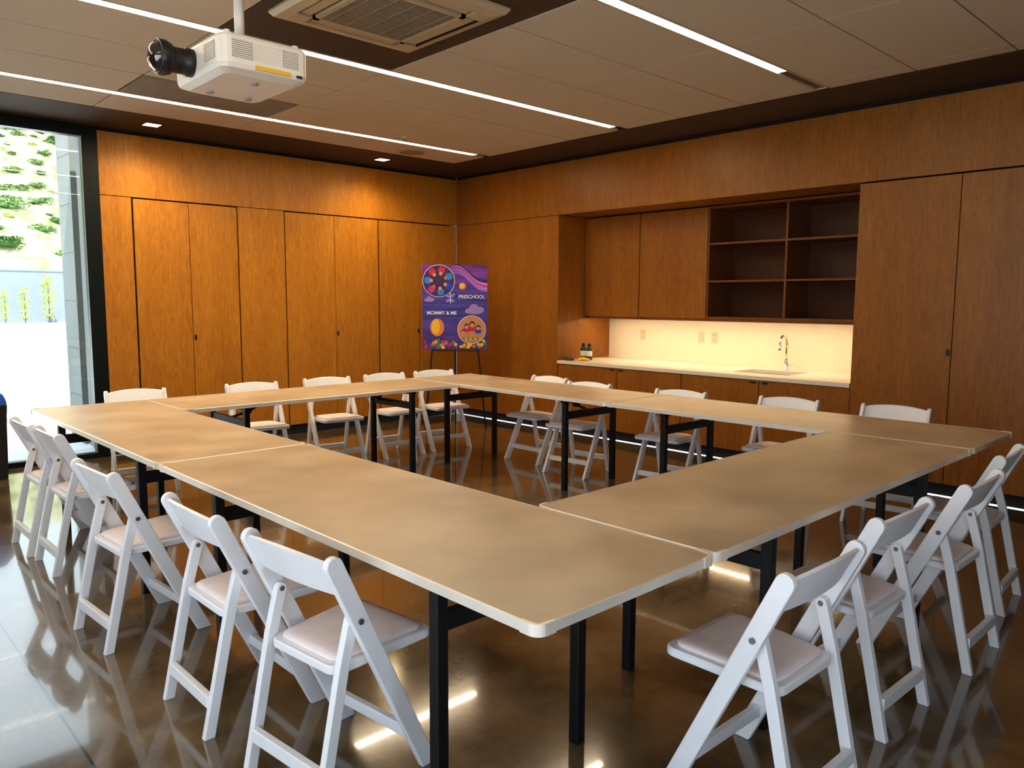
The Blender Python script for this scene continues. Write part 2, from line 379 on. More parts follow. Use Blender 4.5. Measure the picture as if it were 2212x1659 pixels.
box(b, SX-sx, SX+sx, SY+sy, NY0-.002, CZ-.035, CZ); box(b, SX-sx, SX+sx, NY1+.002, SY-sy, CZ-.035, CZ); obj('slab', b, 'counter', t)
t = thing('sink', 'undermounted steel sink in the white worktop', 'sink', (SX, SY, CZ))
b = new()
box(b, -sx, -sx+.008, -sy, sy, -.2, -.036); box(b, sx-.008, sx, -sy, sy, -.2, -.036); box(b, -sx, sx, -sy, -sy+.008, -.2, -.036); box(b, -sx, sx, sy-.008, sy, -.2, -.036); box(b, -sx, sx, -sy, sy, -.208, -.2); obj('basin', b, 'steel', t)
obj('drain', lathe(new(), [(.045, -.2), (.045, -.196), (.02, -.197)]), 'chrome', t, True)
t = thing('kitchen_faucet', 'chrome gooseneck faucet behind the sink', 'faucet', (.80, SY, CZ))
obj('base', lathe(new(), [(.028, 0), (.028, .006), (.02, .012), (.019, .09), (.016, .10)]), 'chrome', t, True)
pts = [(0, 0, .09), (0, 0, .27)]+[(-.07+.07*math.cos(a), 0, .27+.075*math.sin(a)) for a in [PI*k/10 for k in range(1, 10)]]+[(-.14, 0, .27), (-.14, 0, .245)]
obj('spout', tube(new(), pts, .012), 'chrome', t, True)
obj('spray_head', tube(new(), [(-.14, 0, .25), (-.14, 0, .205)], [.014, .017]), 'chrome', t, True)
b = new(); tube(b, [(0, -.015, .05), (0, -.045, .055), (0, -.075, .10)], [.010, .009, .006]); obj('lever', b, 'chrome', t, True)
for y, w, lab, kind in ((-2.36, .075, 'cream outlet plate alone at the left of the splashback', 0), (-3.17, .075, 'cream switch plate left of the pair on the splashback', 1), (-3.34, .075, 'cream outlet plate right of the pair on the splashback', 0)):
    t = thing('outlet_plate', lab, 'outlet', (.93, y, 1.12), 0, 'plates on the splashback')
    b = new(); box(b, -.006, 0, -w/2, w/2, -.06, .06, .002); obj('plate', b, 'plate', t)
    for z in (-.027, .027):
        b = new()
        if kind == 0: prism(b, rrect(-.017, .017, z-.019, z+.019, .008), 0, -.009, -.006)
        elif z > 0: box(b, -.010, -.006, -.016, .016, -.034, .034, .001)
        else: b.free(); continue
        s = obj('socket' if kind == 0 else 'switch_rocker', b, 'plate', t)
        if kind == 0:
            b = new(); box(b, -.0095, -.0088, -.009, -.006, z-.004, z+.008); box(b, -.0095, -.0088, .006, .009, z-.004, z+.008); box(b, -.0095, -.0088, -.002, .002, z-.012, z-.008); obj('slots', b, 'gap', s)
M['label'] = mat('bottle_label', (.75, .80, .70), .5); M['dkgreen'] = mat('dark_green_bottle', (.01, .05, .03), .2)
M['banana'] = mat('yellow_plastic', (.85, .50, .02), .45, var=.1); M['stone'] = mat('brown_fabric', (.10, .07, .04), .8, var=.3, scale=50)
for (x, y), lab in (((.30, -1.98), 'dark green bottle with pale label, nearer the niche wall'), ((.31, -2.065), 'dark green bottle with pale label, the right one of the two')):
    t = thing('bottle', lab, 'bottle', (x, y, CZ), 0, 'small bottles on the worktop')
    obj('body', lathe(new(), [(.030, 0), (.033, .004), (.033, .125), (.026, .145), (.016, .155), (.016, .165)]), 'dkgreen', t, True)
    obj('label_band', lathe(new(), [(.0338, .045), (.0342, .046), (.0342, .105), (.0338, .106)]), 'label', t, True)
    obj('cap', lathe(new(), [(.019, .160), (.019, .19), (.016, .193)]), 'blackp', t, True)
b = new()
for k, (dx, dy, r) in enumerate(((0, 0, .035), (-.01, -.06, .03), (.02, .05, .03), (-.03, .02, .025))):
    bmesh.ops.create_icosphere(b, subdivisions=3, radius=r, matrix=Matrix.Translation((dx, dy, r*.62)) @ Matrix.Diagonal((1, 1.3, .62, 1)))
for v in b.verts: v.co += Vector(noise.noise_vector(v.co*40))*.006
for v in b.verts: v.co.z = max(0, v.co.z)
o = obj('crumpled_cloth', b, 'banana', None, True); o.location = (.17, -2.10, CZ); tag(o, 'crumpled yellow cloth on the worktop in front of the two bottles', 'cloth')
b = new()
for dx, dy, r in ((0, 0, .035), (.0, -.055, .03), (.02, .04, .028)):
    bmesh.ops.create_icosphere(b, subdivisions=3, radius=r, matrix=Matrix.Translation((dx, dy, r*.55)) @ Matrix.Diagonal((1, 1.2, .55, 1)))
for v in b.verts: v.co += Vector(noise.noise_vector(v.co*35))*.01; v.co.z = max(0, v.co.z)
o = obj('brown_pouch', b, 'stone', None, True); o.location = (.09, -1.93, CZ); tag(o, 'small brown crumpled pouch at the left end of the worktop', 'pouch')
M['paper'] = mat('white_paper', (.9, .87, .8), .6)
b = new(); box(b, -.11, .11, -.15, .15, 0, .0015); o = obj('paper_sheet', b, 'paper'); o.location = (.28, at(1480, 790, 2, CZ).y, CZ+.0005); o.rotation_euler = (0, 0, .2); tag(o, 'white sheet of paper lying on the worktop', 'paper')

# ---- window at left end of wall A
WT = 3.0
bm = new()
box(bm, -4.415, AL-.001, -.0, .09, 0, H); box(bm, XW, -4.415, -.0, .09, WT, H); box(bm, XW, -4.415, -.0, .09, 0, .05)
box(bm, -6.12, -6.02, -.0, .09, .05, WT); struct('window_1', bm, 'frame')
bm = new(); box(bm, -6.02, -4.415, .055, .065, .05, WT); box(bm, XW, -6.12, .055, .065, .05, WT); o = obj('pane', bm, 'glass', bpy.data.objects['window_1'])
WY0, WY1 = -9.3, -4.4
bm = new(); box(bm, XW-.12, XW, WY1, .14, 0, H+.1); box(bm, XW-.12, XW, YB, WY0, 0, H+.1); box(bm, XW-.12, XW, WY0, WY1, 2.8, H+.1); struct('wall_left', bm, 'band')
bm = new()
for k in range(5):
    y = WY0+(WY1-WY0)*k/4; box(bm, XW-.10, XW-.02, max(WY0, y-.05), min(WY1, y+.05), .06, 2.74)
box(bm, XW-.10, XW-.02, WY0, WY1, 0, .06); box(bm, XW-.10, XW-.02, WY0, WY1, 2.74, 2.8); struct('window_2', bm, 'frame')
FX0, FX1 = -7.4, -5.2
bm = new(); box(bm, XW-.12, FX0, YB-.1, YB, 0, H+.1); box(bm, FX1, 1, YB-.1, YB, 0, H+.1); box(bm, FX0, FX1, YB-.1, YB, 2.8, H+.1); struct('wall_front', bm, 'band')
bm = new()
for k in range(3):
    x = FX0+(FX1-FX0)*k/2; box(bm, max(FX0, x-.05), min(FX1, x+.05), YB-.09, YB-.02, .06, 2.74)
box(bm, FX0, FX1, YB-.09, YB-.02, 0, .06); box(bm, FX0, FX1, YB-.09, YB-.02, 2.74, 2.8); struct('window_3', bm, 'frame')
bm = new(); box(bm, XW-1.6, 1.1, YB-1.7, .7, H+.12, H+.3); struct('sun_block_roof', bm, 'gap')  # unseen roof slab, its overhang added to keep sun out of the windows
bm = new(); box(bm, AL-.0, 1.1, .6, .75, 0, H+.12); struct('wall_outer', bm, 'concrete')

# ---- outdoors
bm = new(); box(bm, -90, 90, .10, 50, -.12, -.02); box(bm, -90, XW-.12, -40, .10, -.12, -.02); box(bm, XW-.12, 60, -40, YB-.1, -.12, -.02); struct('ground', bm, 'pave')
bm = new(); box(bm, -4.27, -3.85, 1.0, 1.5, -.02, 4.2)
for k in range(8): box(bm, -4.275, -4.27, 1.0, 1.5, .5*k, .5*k+.49)
tag(obj('concrete_column', bm, 'concrete'), 'board-marked concrete column just outside the window', 'column')
bm = new(); box(bm, -40, 60, 50, 50.5, -.02, 3.3); box(bm, -40, 60, 49.95, 50.55, 3.3, 3.42); struct('wall_outside', bm, 'retain')
bm = new(); nx, ny = 100, 72; G = {}
def hz(x, y): return 3.1+(y-50.5)*.42+1.2*noise.noise(Vector((x*.09, y*.09, 0)))+.7*noise.noise(Vector((x*.4, y*.4, 3)))
for i in range(nx+1):
    for j in range(ny+1):
        x, y = -40+i, 50.6+j*.9; G[i, j] = bm.verts.new((x, y, hz(x, y)+.25*noise.noise(Vector((x*1.3, y*1.3, 9))) if j else 2.9))
for i in range(nx):
    for j in range(ny): bm.faces.new((G[i, j], G[i+1, j], G[i+1, j+1], G[i, j+1]))
o = struct('hillside', bm, 'hill', smooth=True)
def shrub(name, m, n, seed, tall=1.):
    rnd = random.Random(seed); b = new()
    bmesh.ops.create_icosphere(b, subdivisions=2, radius=.45, matrix=Matrix.Translation((0, 0, .36*tall)) @ Matrix.Diagonal((1.2, 1.2, .8*tall, 1)))
    for v in b.verts: v.co += Vector(noise.noise_vector(v.co*3+Vector((seed, 0, 0))))*.22
    for k in range(n):
        a = rnd.uniform(0, 2*PI); e = rnd.uniform(-.35, 1.45); r = rnd.uniform(.5, 1.0)
        p = Vector((math.cos(a)*math.cos(e)*r*.95, math.sin(a)*math.cos(e)*r*.95, (.40+.6*math.sin(e)*r)*tall))
        p += Vector(noise.noise_vector(p*2+Vector((seed, 1, 0))))*.35
        d = Vector((rnd.uniform(-1, 1), rnd.uniform(-1, 1), rnd.uniform(-.3, 1))).normalized(); s = d.orthogonal().normalized()
        L_, w = rnd.uniform(.10, .2), rnd.uniform(.03, .07)
        b.faces.new([b.verts.new(q) for q in (p-d*L_*.5, p+s*w, p+d*L_*.6, p-s*w)])
    return obj(name, b, m)
protos = [shrub('hillside_shrub', 'leafA', 620, 1), shrub('hillside_shrub', 'leafB', 620, 2), shrub('hillside_shrub', 'leafA', 620, 3), shrub('hillside_shrub', 'leafC', 500, 4)]
labs = ['dark green shrub on the hillside beyond the window', 'olive green shrub on the hillside beyond the window', 'dark green shrub on the hillside beyond the window', 'yellow-green shrub on the hillside beyond the window']
rnd = random.Random(5); used = set(); placed = []
for k in range(9000):
    if len(placed) >= 84: break
    y = 53+rnd.random()**1.1*50; px = rnd.uniform(-25, 185)
    p = at(px, 500, 1, y); s = rnd.uniform(.6, 1.35) if k < 140 else rnd.uniform(.4, .8); R_ = s*1.25
    if any((p.x-a)**2+(y-b_)**2 < (R_+c_)**2 for a, b_, c_ in placed): continue
    q = [0, 1, 1, 2, 1, 1, 3, 1][len(placed) % 8]; placed.append((p.x, y, R_))
    o = protos[q] if q not in used else protos[q].copy()
    if q in used: C.objects.link(o)
    used.add(q)
    o.location = (p.x, y, hz(p.x, y)-.2*s); o.scale = (s*1.2, s, s*rnd.uniform(.55, .8)); o.rotation_euler = (0, 0, rnd.uniform(0, 6))
    tag(o, labs[q], 'shrub', ['dark green hillside shrubs', 'olive hillside shrubs', 'dark green hillside shrubs', 'yellow-green hillside shrubs'][q])
def sapling(px, h, lab, first=[None]):
    if first[0] is None:
        t = thing('sapling', lab, 'plant', (0, 0, 0), 0); first[0] = t
        obj('stem', tube(new(), [(0, 0, 0), (.02, 0, .5), (0, .02, 1)], [.02, .015, .006], 6), 'stone', t)
        b = new(); r_ = random.Random(9)
        for k in range(200):
            z = r_.uniform(.12, 1.08); R_ = .24*math.sin(min(1, z*1.0)*PI*.85)**.7+.03; a = r_.uniform(0, 6.28); p = Vector((math.cos(a)*R_*r_.uniform(.2, 1), math.sin(a)*R_*r_.uniform(.2, 1), z))
            d = Vector((r_.uniform(-1, 1), r_.uniform(-1, 1), r_.uniform(-.2, 1))).normalized(); s = d.orthogonal().normalized()
            b.faces.new([b.verts.new(q) for q in (p-d*.05, p+s*.025, p+d*.07, p-s*.025)])
        obj('foliage', b, 'leafC', t)
        r = t
    else: r = dup(first[0], (0, 0, 0), 0, lab)
    p = at(px, 690, 1, 48.5); r.location = (p.x, 48.5, -.02); r.scale = (h*.62, h*.62, h); return r
sapling(12, 1.9, 'small leafy sapling against the grey retaining wall, leftmost in the window')
sapling(55, 2.1, 'second bushy yellow-green sapling before the grey retaining wall')
sapling(107, 2.8, 'tallest yellow-green sapling before the grey retaining wall')
sapling(150, 1.4, 'small sapling by the concrete column edge')

# ------------------------------------------------------------------ tables
TL, TWd, TZ = 2.434, .756, .762
def make_table():
    t = thing('folding_table', '', 'table', group='folding tables set in a square ring')
    b = new(); prism(b, rrect(-TL/2+.005, TL/2-.005, -TWd/2+.005, TWd/2-.005, .026, 4), 2, TZ-.024, TZ); obj('tabletop', b, 'top', t)
    b = new(); o_ = rrect(-TL/2, TL/2, -TWd/2, TWd/2, .03, 4); i_ = rrect(-TL/2+.005, TL/2-.005, -TWd/2+.005, TWd/2-.005, .026, 4); n = len(o_)
    lv = [[b.verts.new((p[0], p[1], z)) for p in pl] for pl, z in ((i_, TZ+.001), (o_, TZ-.001), (o_, TZ-.027), (i_, TZ-.027))]
    for A, B in zip(lv, lv[1:]+lv[:1]):
        for k in range(n): b.faces.new((A[k], B[k], B[(k+1) % n], A[(k+1) % n]))
    obj('edge_band', b, 'alu', t)
    for sx in (-1, 1):
        for sy in (-1, 1):
            b = new(); pl = []
            for k in range(7):
                a = PI/2*k/6; pl.append((sx*(TL/2-.03+.032*math.cos(a)), sy*(TWd/2-.03+.032*math.sin(a))))
            pl = [(sx*(TL/2+.002), sy*(TWd/2-.06))]+pl+[(sx*(TL/2-.06), sy*(TWd/2+.002)), (sx*(TL/2-.06), sy*(TWd/2-.0065)), (sx*(TL/2-.012), sy*(TWd/2-.012)), (sx*(TL/2-.0065), sy*(TWd/2-.06))]
            prism(b, pl, 2, TZ-.029, TZ+.002); obj('corner_cap', b, 'alu', t)
    for sx in (-1, 1):
        X = sx*(TL/2-.47)
        for sy in (-1, 1):
            b = new(); box(b, X-.02, X+.02, sy*.30-.02, sy*.30+.02, 0, TZ-.028, .003); obj('leg', b, 'black', t)
        b = new(); box(b, X-.012, X+.012, -.28, .28, .575, .635, .003); box(b, X-.02, X+.02, -.33, .33, TZ-.055, TZ-.030); obj('crossbar', b, 'black', t)
        b = new(); bar(b, (X-sx*.012, 0, .62), (X-sx*.16, 0, .655), .03, .012); bar(b, (X-sx*.14, 0, .645), (X-sx*.30, 0, TZ-.033), .03, .012)
        tube(b, [(X-sx*.15, -.03, .655), (X-sx*.15, .03, .655)], .018, 10); bar(b, (X-sx*.16, .0, .64), (X-sx*.11, 0, .69), .02, .02); obj('folding_brace', b, 'black', t)
    return t
cT, sT = math.cos(TH), math.sin(TH)
def loc_t(a, b_): return (TX+cT*a-sT*b_, TY+sT*a+cT*b_, 0)
tb = make_table()
specs = [(.381, 1.22, PI/2, 'tan folding table forming the near corner of the ring, closest to the camera'),
         (.381, 3.66, PI/2, 'tan folding table at the left end of the ring beside the window'),
         (1.982, .381, 0, 'tan folding table on the right side of the ring with chair backs beside it'),
         (3.583, 1.22, PI/2, 'tan folding table at the far right corner of the ring, before the sink'),
         (3.583, 3.66, PI/2, 'tan folding table at the far corner of the ring in front of the easel'),
         (1.982, 4.499, 0, 'tan folding table along the back side of the ring before the tall cabinets')]
for k, (a, b_, rz, lab) in enumerate(specs):
    if k == 0: tb.location = loc_t(a, b_); tb.rotation_euler = (0, 0, rz+TH); tb['label'] = lab
    else: dup(tb, loc_t(a, b_), rz+TH, lab)

# ------------------------------------------------------------------ chairs
XT, XF, ZT = -.20, .17, .775
def px_(z): return XT+(XF-XT)*(ZT-z)/ZT
def make_chair():
    t = thing('folding_chair', '', 'chair', group='white folding chairs around the tables')
    for s in (-1, 1):
        a = math.atan2(ZT, XF-XT); w = .029
        poly = []
        hwid = w/math.sin(a)
        poly += [(XF-hwid, 0), (XF+hwid, 0)]
        c0 = (px_(.76), .76)
        for k in range(9):
            an = (PI/2-a)+PI*k/8
            poly.append((c0[0]+w*math.cos(an), c0[1]+w*math.sin(an)))
        b = new(); prism(b, poly, 1, s*.215-.0125, s*.215+.0125); obj('front_leg', b, 'white', t, False, .004)
    for s in (-1, 1):
        x1, z1 = px_(.575)-.004, .575; x0 = -.238; w = .019
        poly = [(x0-w, 0), (x0+w, 0), (-.145+w, .44)]
        for k in range(7):
            an = -.15+PI*k/6; poly.append((x1+w*math.cos(an), z1+w*math.sin(an)))
        poly.append((-.145-w, .44))
        b = new(); prism(b, poly, 1, s*.186-.013, s*.186+.013); l = obj('rear_leg', b, 'white', t, False, .003)
        b = new(); tube(b, [(x1, s*.172, z1), (x1, s*.235, z1)], .009, 10); obj('rivet', b, 'rivet', l)
    b = new(); box(b, -.235, -.210, -.175, .175, .10, .145); obj('rear_stretcher', b, 'white', t, False, .003)
    x = px_(.13); b = new(); box(b, x-.012, x+.012, -.205, .205, .105, .145); obj('front_stretcher', b, 'white', t, False, .003)
    b = new(); n = 14; R = []
    for k in range(n+1):
        y = -.205+.41*k/n; q = 1-(y/.205)**2
        bow = -.022*q; zt = .770+.020*q; zb = .655+.006*q
        R.append([b.verts.new(v) for v in ((px_(zb)+bow-.010, y, zb), (px_(zt)+bow-.010, y, zt-.004), (px_(zt)+bow, y, zt), (px_(zt)+bow+.009, y, zt-.005), (px_(zb)+bow+.009, y, zb))])
    for A, B in zip(R, R[1:]):
        for k in range(5): b.faces.new((A[k], B[k], B[(k+1) % 5], A[(k+1) % 5]))
    b.faces.new(R[0]); b.faces.new(R[-1][::-1]); obj('backrest', b, 'white', t, False)
    def outline(inset):
        pts = rrect(-.165+inset, .215-inset, -.5, .5, .035, 5)
        out = []
        for (x, y) in pts:
            f = (x+.165)/.38; hwf = (.168+.030*min(1, max(0, f)*1.6))-inset
            out.append((x, math.copysign(hwf-(.5-abs(y)), y)))
        return out
    def slab(b, rings):
        vv = [[b.verts.new((p[0], p[1], z+.04*p[0])) for p in outline(i)] for i, z in rings]
        for A, B in zip(vv, vv[1:]):
            for k in range(len(A)): b.faces.new((A[k], A[(k+1) % len(A)], B[(k+1) % len(A)], B[k]))
        b.faces.new(vv[0][::-1]); b.faces.new(vv[-1])
    b = new(); slab(b, [(.004, .408), (0, .412), (0, .432), (.004, .437)]); obj('seat', b, 'white', t)
    b = new(); slab(b, [(.024, .4372), (.022, .444), (.026, .450), (.045, .454), (.08, .456)]); obj('seat_pad', b, 'pad', t, True)
    return t
ch = make_chair(); first = [True]
def chair(pa, pb, lab, loc=None):
    A, B = at(*pa, 2, ZT), at(*pb, 2, ZT); d = (B-A); d.z = 0
    mid = (A+B)/2
    ang = math.atan2(d.y, d.x)
    want = {'E': 0, 'N': PI/2, 'W': PI, 'S': -PI/2}[lab[1]]
    c = min((ang+PI/2, ang-PI/2), key=lambda a: abs(math.atan2(math.sin(a-want), math.cos(a-want))))
    dev = math.atan2(math.sin(c-want), math.cos(c-want)); lim = .12 if lab[2] else .25
    c = want+max(-lim, min(lim, dev))
    if loc: c = want+.02
    else: loc = (mid.x-XT*math.cos(c), mid.y-XT*math.sin(c), 0)
    if first[0]: ch.location = loc; ch.rotation_euler = (0, 0, c); ch['label'] = lab[0]; first[0] = False
    else: dup(ch, loc, c, lab[0])
chair((535, 1150), (715, 1215), ('white folding chair on the left side, nearest the camera', 'E', 0))
chair((358, 1070), (468, 1125), ('white folding chair on the left side, second from the camera', 'E', 0))
chair((160, 995), (245, 1030), ('white folding chair on the left side, third from the camera', 'E', 0))
chair((84, 920), (122, 943), ('white folding chair on the left side, fourth from the camera', 'E', 1), (-5.285, -3.135, 0))
chair((26, 895), (66, 911), ('white folding chair on the left side, farthest from the camera at the picture edge', 'E', 1), (-5.315, -2.665, 0))
chair((1705, 1250), (1855, 1178), ('white folding chair on the right side, nearest the camera with its whole seat in view', 'N', 0))
chair((1895, 1130), (2010, 1080), ('white folding chair on the right side, second from the camera', 'N', 0))
chair((2090, 1055), (2160, 1020), ('white folding chair on the right side, third from the camera', 'N', 0))
chair((2165, 990), (2205, 965), ('white folding chair on the right side, farthest and cut by the picture edge', 'N', 0))
chair((226, 846), (357, 843), ('white folding chair behind the table nearest the window in the back row', 'S', 1))
chair((487, 832), (597, 827), ('white folding chair second from the window in the back row', 'S', 1))
chair((656, 820), (753, 816), ('white folding chair in the middle of the back row', 'S', 1))
chair((785, 812), (871, 806), ('white folding chair fourth from the window in the back row', 'S', 1))
chair((893, 804), (977, 800), ('white folding chair in the back row right beside the easel', 'S', 1))
chair((1152, 812), (1228, 820), ('white folding chair before the sink wall, nearest the room corner', 'W', 1))
chair((1232, 826), (1318, 832), ('white folding chair before the sink wall, second from the corner', 'W', 1))
chair((1420, 843), (1525, 850), ('white folding chair before the sink wall, third from the corner', 'W', 1))
chair((1645, 858), (1768, 868), ('white folding chair before the sink wall, fourth from the corner below the faucet', 'W', 1))
chair((1865, 875), (2010, 886), ('white folding chair before the tall cabinet at the far right of the sink wall', 'W', 1))

# ------------------------------------------------------------------ projector
t = thing('ceiling_projector', 'white ceiling-mounted projector with large black lens on a pole', 'projector', (-4.76, -4.17, 2.65))
b = new()
pl = rrect(-.22, .22, -.29, .29, .05, 4)
lv = [(.80, -.092), (.97, -.075), (1., -.055), (1., .06), (.97, .075), (.9, .08)]
vv = [[b.verts.new((p[0]*s, p[1]*s, z)) for p in pl] for s, z in lv]
for A, B in zip(vv, vv[1:]):
    for k in range(len(A)): b.faces.new((A[k], A[(k+1) % len(A)], B[(k+1) % len(A)], B[k]))
b.faces.new(vv[0][::-1]); b.faces.new(vv[-1]); obj('body', b, 'dwhite', t)
for x0, x1 in ((-.17, -.07), (.08, .16)):
    b = new(); box(b, x0, x1, -.2925, -.290, -.03, .05); v = obj('vent', b, 'dgrey', t)
    b = new()
    for k in range(9): box(b, x0, x1, -.2945, -.2925, -.028+k*.009, -.028+k*.009+.004)
    obj('vent_slats', b, 'dwhite', v)
b = new()
for k in range(9): box(b, -.06, .07, -.2925, -.290, -.028+k*.009, -.028+k*.009+.003)
obj('ribs', b, 'dwhite', t)
b = new(); box(b, -.2225, -.220, -.22, -.10, -.03, .05); v = obj('vent', b, 'dgrey', t)
b = new()
for k in range(9): box(b, -.2245, -.2225, -.22, -.10, -.028+k*.009, -.028+k*.009+.004)
obj('vent_slats', b, 'dwhite', v)
b = new(); box(b, -.06, .12, -.293, -.288, -.068, -.050); obj('warning_label', b, 'yellow', t)
b = new(); box(b, .15, .18, -.291, -.287, -.068, -.055); obj('port', b, 'blackp', t)
b = new(); lathe(b, [(.018, 0), (.018, -.012), (.012, -.014)], (-.1, .15, -.09)); lathe(b, [(.018, 0), (.018, -.012), (.012, -.014)], (.1, .15, -.09)); lathe(b, [(.018, 0), (.018, -.012), (.012, -.014)], (0, -.15, -.09)); obj('foot', b, 'dgrey', t)
def xl(prof, c, m, name, par):
    b = new(); n = 28
    rings = [[b.verts.new((c[0]-x, c[1]+r*math.cos(2*PI*k/n), c[2]+r*math.sin(2*PI*k/n))) for k in range(n)] for r, x in prof]
    for A, B in zip(rings, rings[1:]):
        for k in range(n): b.faces.new((A[k], A[(k+1) % n], B[(k+1) % n], B[k]))
    b.faces.new(rings[0][::-1]); b.faces.new(rings[-1]); return obj(name, b, m, par, True)
LC = (-.22, .06, .0)
l = xl([(.066, 0), (.066, .03), (.060, .035), (.060, .10), (.074, .105), (.082, .13), (.082, .16), (.076, .165), (.072, .155)], LC, 'blackp', 'lens_barrel', t)
xl([(.070, .150), (.064, .170), (.051, .187), (.032, .197), (.008, .201)], LC, 'glassdark', 'lens_glass', l)
b = new(); tube(b, [(0, 0, .12), (0, 0, H-2.65)], .024, 16); obj('pole', b, 'dwhite', t, True)
b = new(); box(b, -.055, .055, -.04, .04, .105, .125, .003); box(b, -.13, .13, -.012, .012, .085, .10); box(b, -.012, .012, -.16, .16, .085, .10)
for sx in (-1, 1):
    tube(b, [(sx*.12, 0, .078), (sx*.12, 0, .10)], .014, 10)
    tube(b, [(0, sx*.15, .078), (0, sx*.15, .10)], .014, 10)
box(b, -.05, -.044, -.04, .04, .095, .12); box(b, .044, .05, -.04, .04, .095, .12); obj('mount_bracket', b, 'dwhite', t)
for sx in (-.17, .17):
    for sy in (-.24, .24):
        obj('adjuster_knob', lathe(new(), [(.016, .078), (.016, .095), (.010, .098)], (sx, sy, 0), 12), 'dwhite', t, True)

# ------------------------------------------------------------------ easel and poster
pc = at(983, 664, 1, -.9)
yawp = math.atan2(CAM.y-pc.y, CAM.x-pc.x)
PW, PH = .762, .985
z0 = .945
rzp = yawp+PI/2
te = thing('easel', 'thin dark tripod easel standing in the room corner', 'easel', (pc.x, pc.y, 0), rzp)
for s in (-1, 1):
    b = new(); tube(b, [(s*.36, -.02, 0), (s*.27, .015, z0), (s*.10, .03, 1.85)], .010, 10); l = obj('leg', b, 'easel', te, True)
    obj('foot', lathe(new(), [(.016, 0), (.016, .03), (.012, .035)], (s*.36, -.02, 0), 10), 'blackp', l)
b = new(); tube(b, [(0, .42, 0), (0, .04, 1.80)], .010, 10); l = obj('leg', b, 'easel', te, True)
b = new(); tube(b, [(-.27, .012, z0-.02), (.27, .012, z0-.02)], .008, 8); box(b, -.25, -.21, -.04, .01, z0-.018, z0-.006); box(b, .21, .25, -.04, .01, z0-.018, z0-.006); obj('ledge', b, 'easel', te)
b = new(); box(b, -.11, .11, .02, .045, 1.80, 1.84, .003); obj('top_clamp', b, 'blackp', te)
tp = thing('poster_board', 'purple PRESCHOOL and MOMMY & ME poster board on the easel', 'poster', (pc.x, pc.y, 0), rzp)
def pm(name, col): return mat(name, col, .45, var=.02)
PX0, PX1, PY0, PY1 = 912.5, 1053.5, 573, 755
def pp(u, v): return ((u-(PX0+PX1)/2)/(PX1-PX0)*PW, z0+(PY1-v)/(PY1-PY0)*PH)
sc = PW/(PX1-PX0)
b = new(); box(b, -PW/2, PW/2, -.012, -.002, z0, z0+PH)
def postermat():
    m = bpy.data.materials.new('poster_purple'); m.use_nodes = True; nt = m.node_tree; bs = nt.nodes['Principled BSDF']; bs.inputs['Roughness'].default_value = .4; L = nt.links
    g = nt.nodes.new('ShaderNodeTexCoord'); w = nt.nodes.new('ShaderNodeTexNoise'); mp = nt.nodes.new('ShaderNodeMapping'); mp.inputs['Scale'].default_value = (1.5, 1, 14)
    L.new(g.outputs['Object'], mp.inputs[0]); L.new(mp.outputs[0], w.inputs['Vector']); w.inputs['Scale'].default_value = 1.3; w.inputs['Detail'].default_value = 3
    r = nt.nodes.new('ShaderNodeValToRGB'); r.color_ramp.elements[0].position = .35; r.color_ramp.elements[1].position = .65
    r.color_ramp.elements[0].color = (.35, .35, .45, 1); r.color_ramp.elements[1].color = (1.15, 1.15, 1.1, 1)
    L.new(w.outputs['Fac'], r.inputs[0])
    sp = nt.nodes.new('ShaderNodeSeparateXYZ'); L.new(g.outputs['Object'], sp.inputs[0])
    mr = nt.nodes.new('ShaderNodeMapRange'); mr.inputs[1].default_value = z0; mr.inputs[2].default_value = z0+PH; L.new(sp.outputs[2], mr.inputs[0])
    gr = nt.nodes.new('ShaderNodeValToRGB'); e = gr.color_ramp.elements; e[0].position = 0; e[0].color = (.13, .03, .30, 1); e[1].position = 1; e[1].color = (.26, .02, .36, 1)
    x = e.new(.45); x.color = (.055, .045, .38, 1); x = e.new(.7); x.color = (.10, .04, .36, 1)
    L.new(mr.outputs[0], gr.inputs[0])
    mx = nt.nodes.new('ShaderNodeMix'); mx.data_type = 'RGBA'; mx.blend_type = 'MULTIPLY'; mx.inputs[0].default_value = 1; L.new(gr.outputs[0], mx.inputs[6]); L.new(r.outputs[0], mx.inputs[7])
    L.new(mx.outputs[2], bs.inputs['Base Color']); return m
board = obj('board', b, postermat(), tp)
def circ(cx, cy, rx, ry=None, n=36):
    ry = ry or rx
    return [(cx+rx*math.cos(2*PI*k/n), cy+ry*math.sin(2*PI*k/n)) for k in range(n)]
def addp(name, shapes, m, lvl):
    y = -.0125-.0006*lvl; b = new()
    for poly in shapes: prism(b, [pp(*p) for p in poly], 1, y-.0005, y)
    return obj(name, b, m, tp)
PM = {k: pm('print_'+k, v) for k, v in dict(white=(.80, .74, .88), pale=(.55, .42, .70), lilac=(.36, .18, .62), pink=(.50, .06, .46), deep=(.05, .008, .12), skin=(.66, .28, .16), skin2=(.45, .17, .09), red=(.55, .015, .015), cyan=(.02, .22, .60), yellow=(.85, .50, .02), orange=(.75, .24, .03), green=(.03, .32, .04), blue=(.02, .05, .50), hair=(.03, .012, .01), cloud=(.36, .22, .52), cream=(.55, .24, .10), magenta=(.50, .02, .22)).items()}
def ribbon(pts, w0, w1):
    top = []; bot = []
    for k, (x, y) in enumerate(pts):
        w = w0+(w1-w0)*k/(len(pts)-1); top.append((x, y-w)); bot.append((x, y+w))
    return top+bot[::-1]
cv = lambda off: [(972+81*k/14, 579+off+34*(k/14)**1.5-7*math.sin(k/14*PI*2)) for k in range(15)]
addp('wave_band', [ribbon(cv(-1), 1, 7)], PM['deep'], 1)
addp('wave_band', [ribbon(cv(7), 1, 6)], PM['pink'], 2)
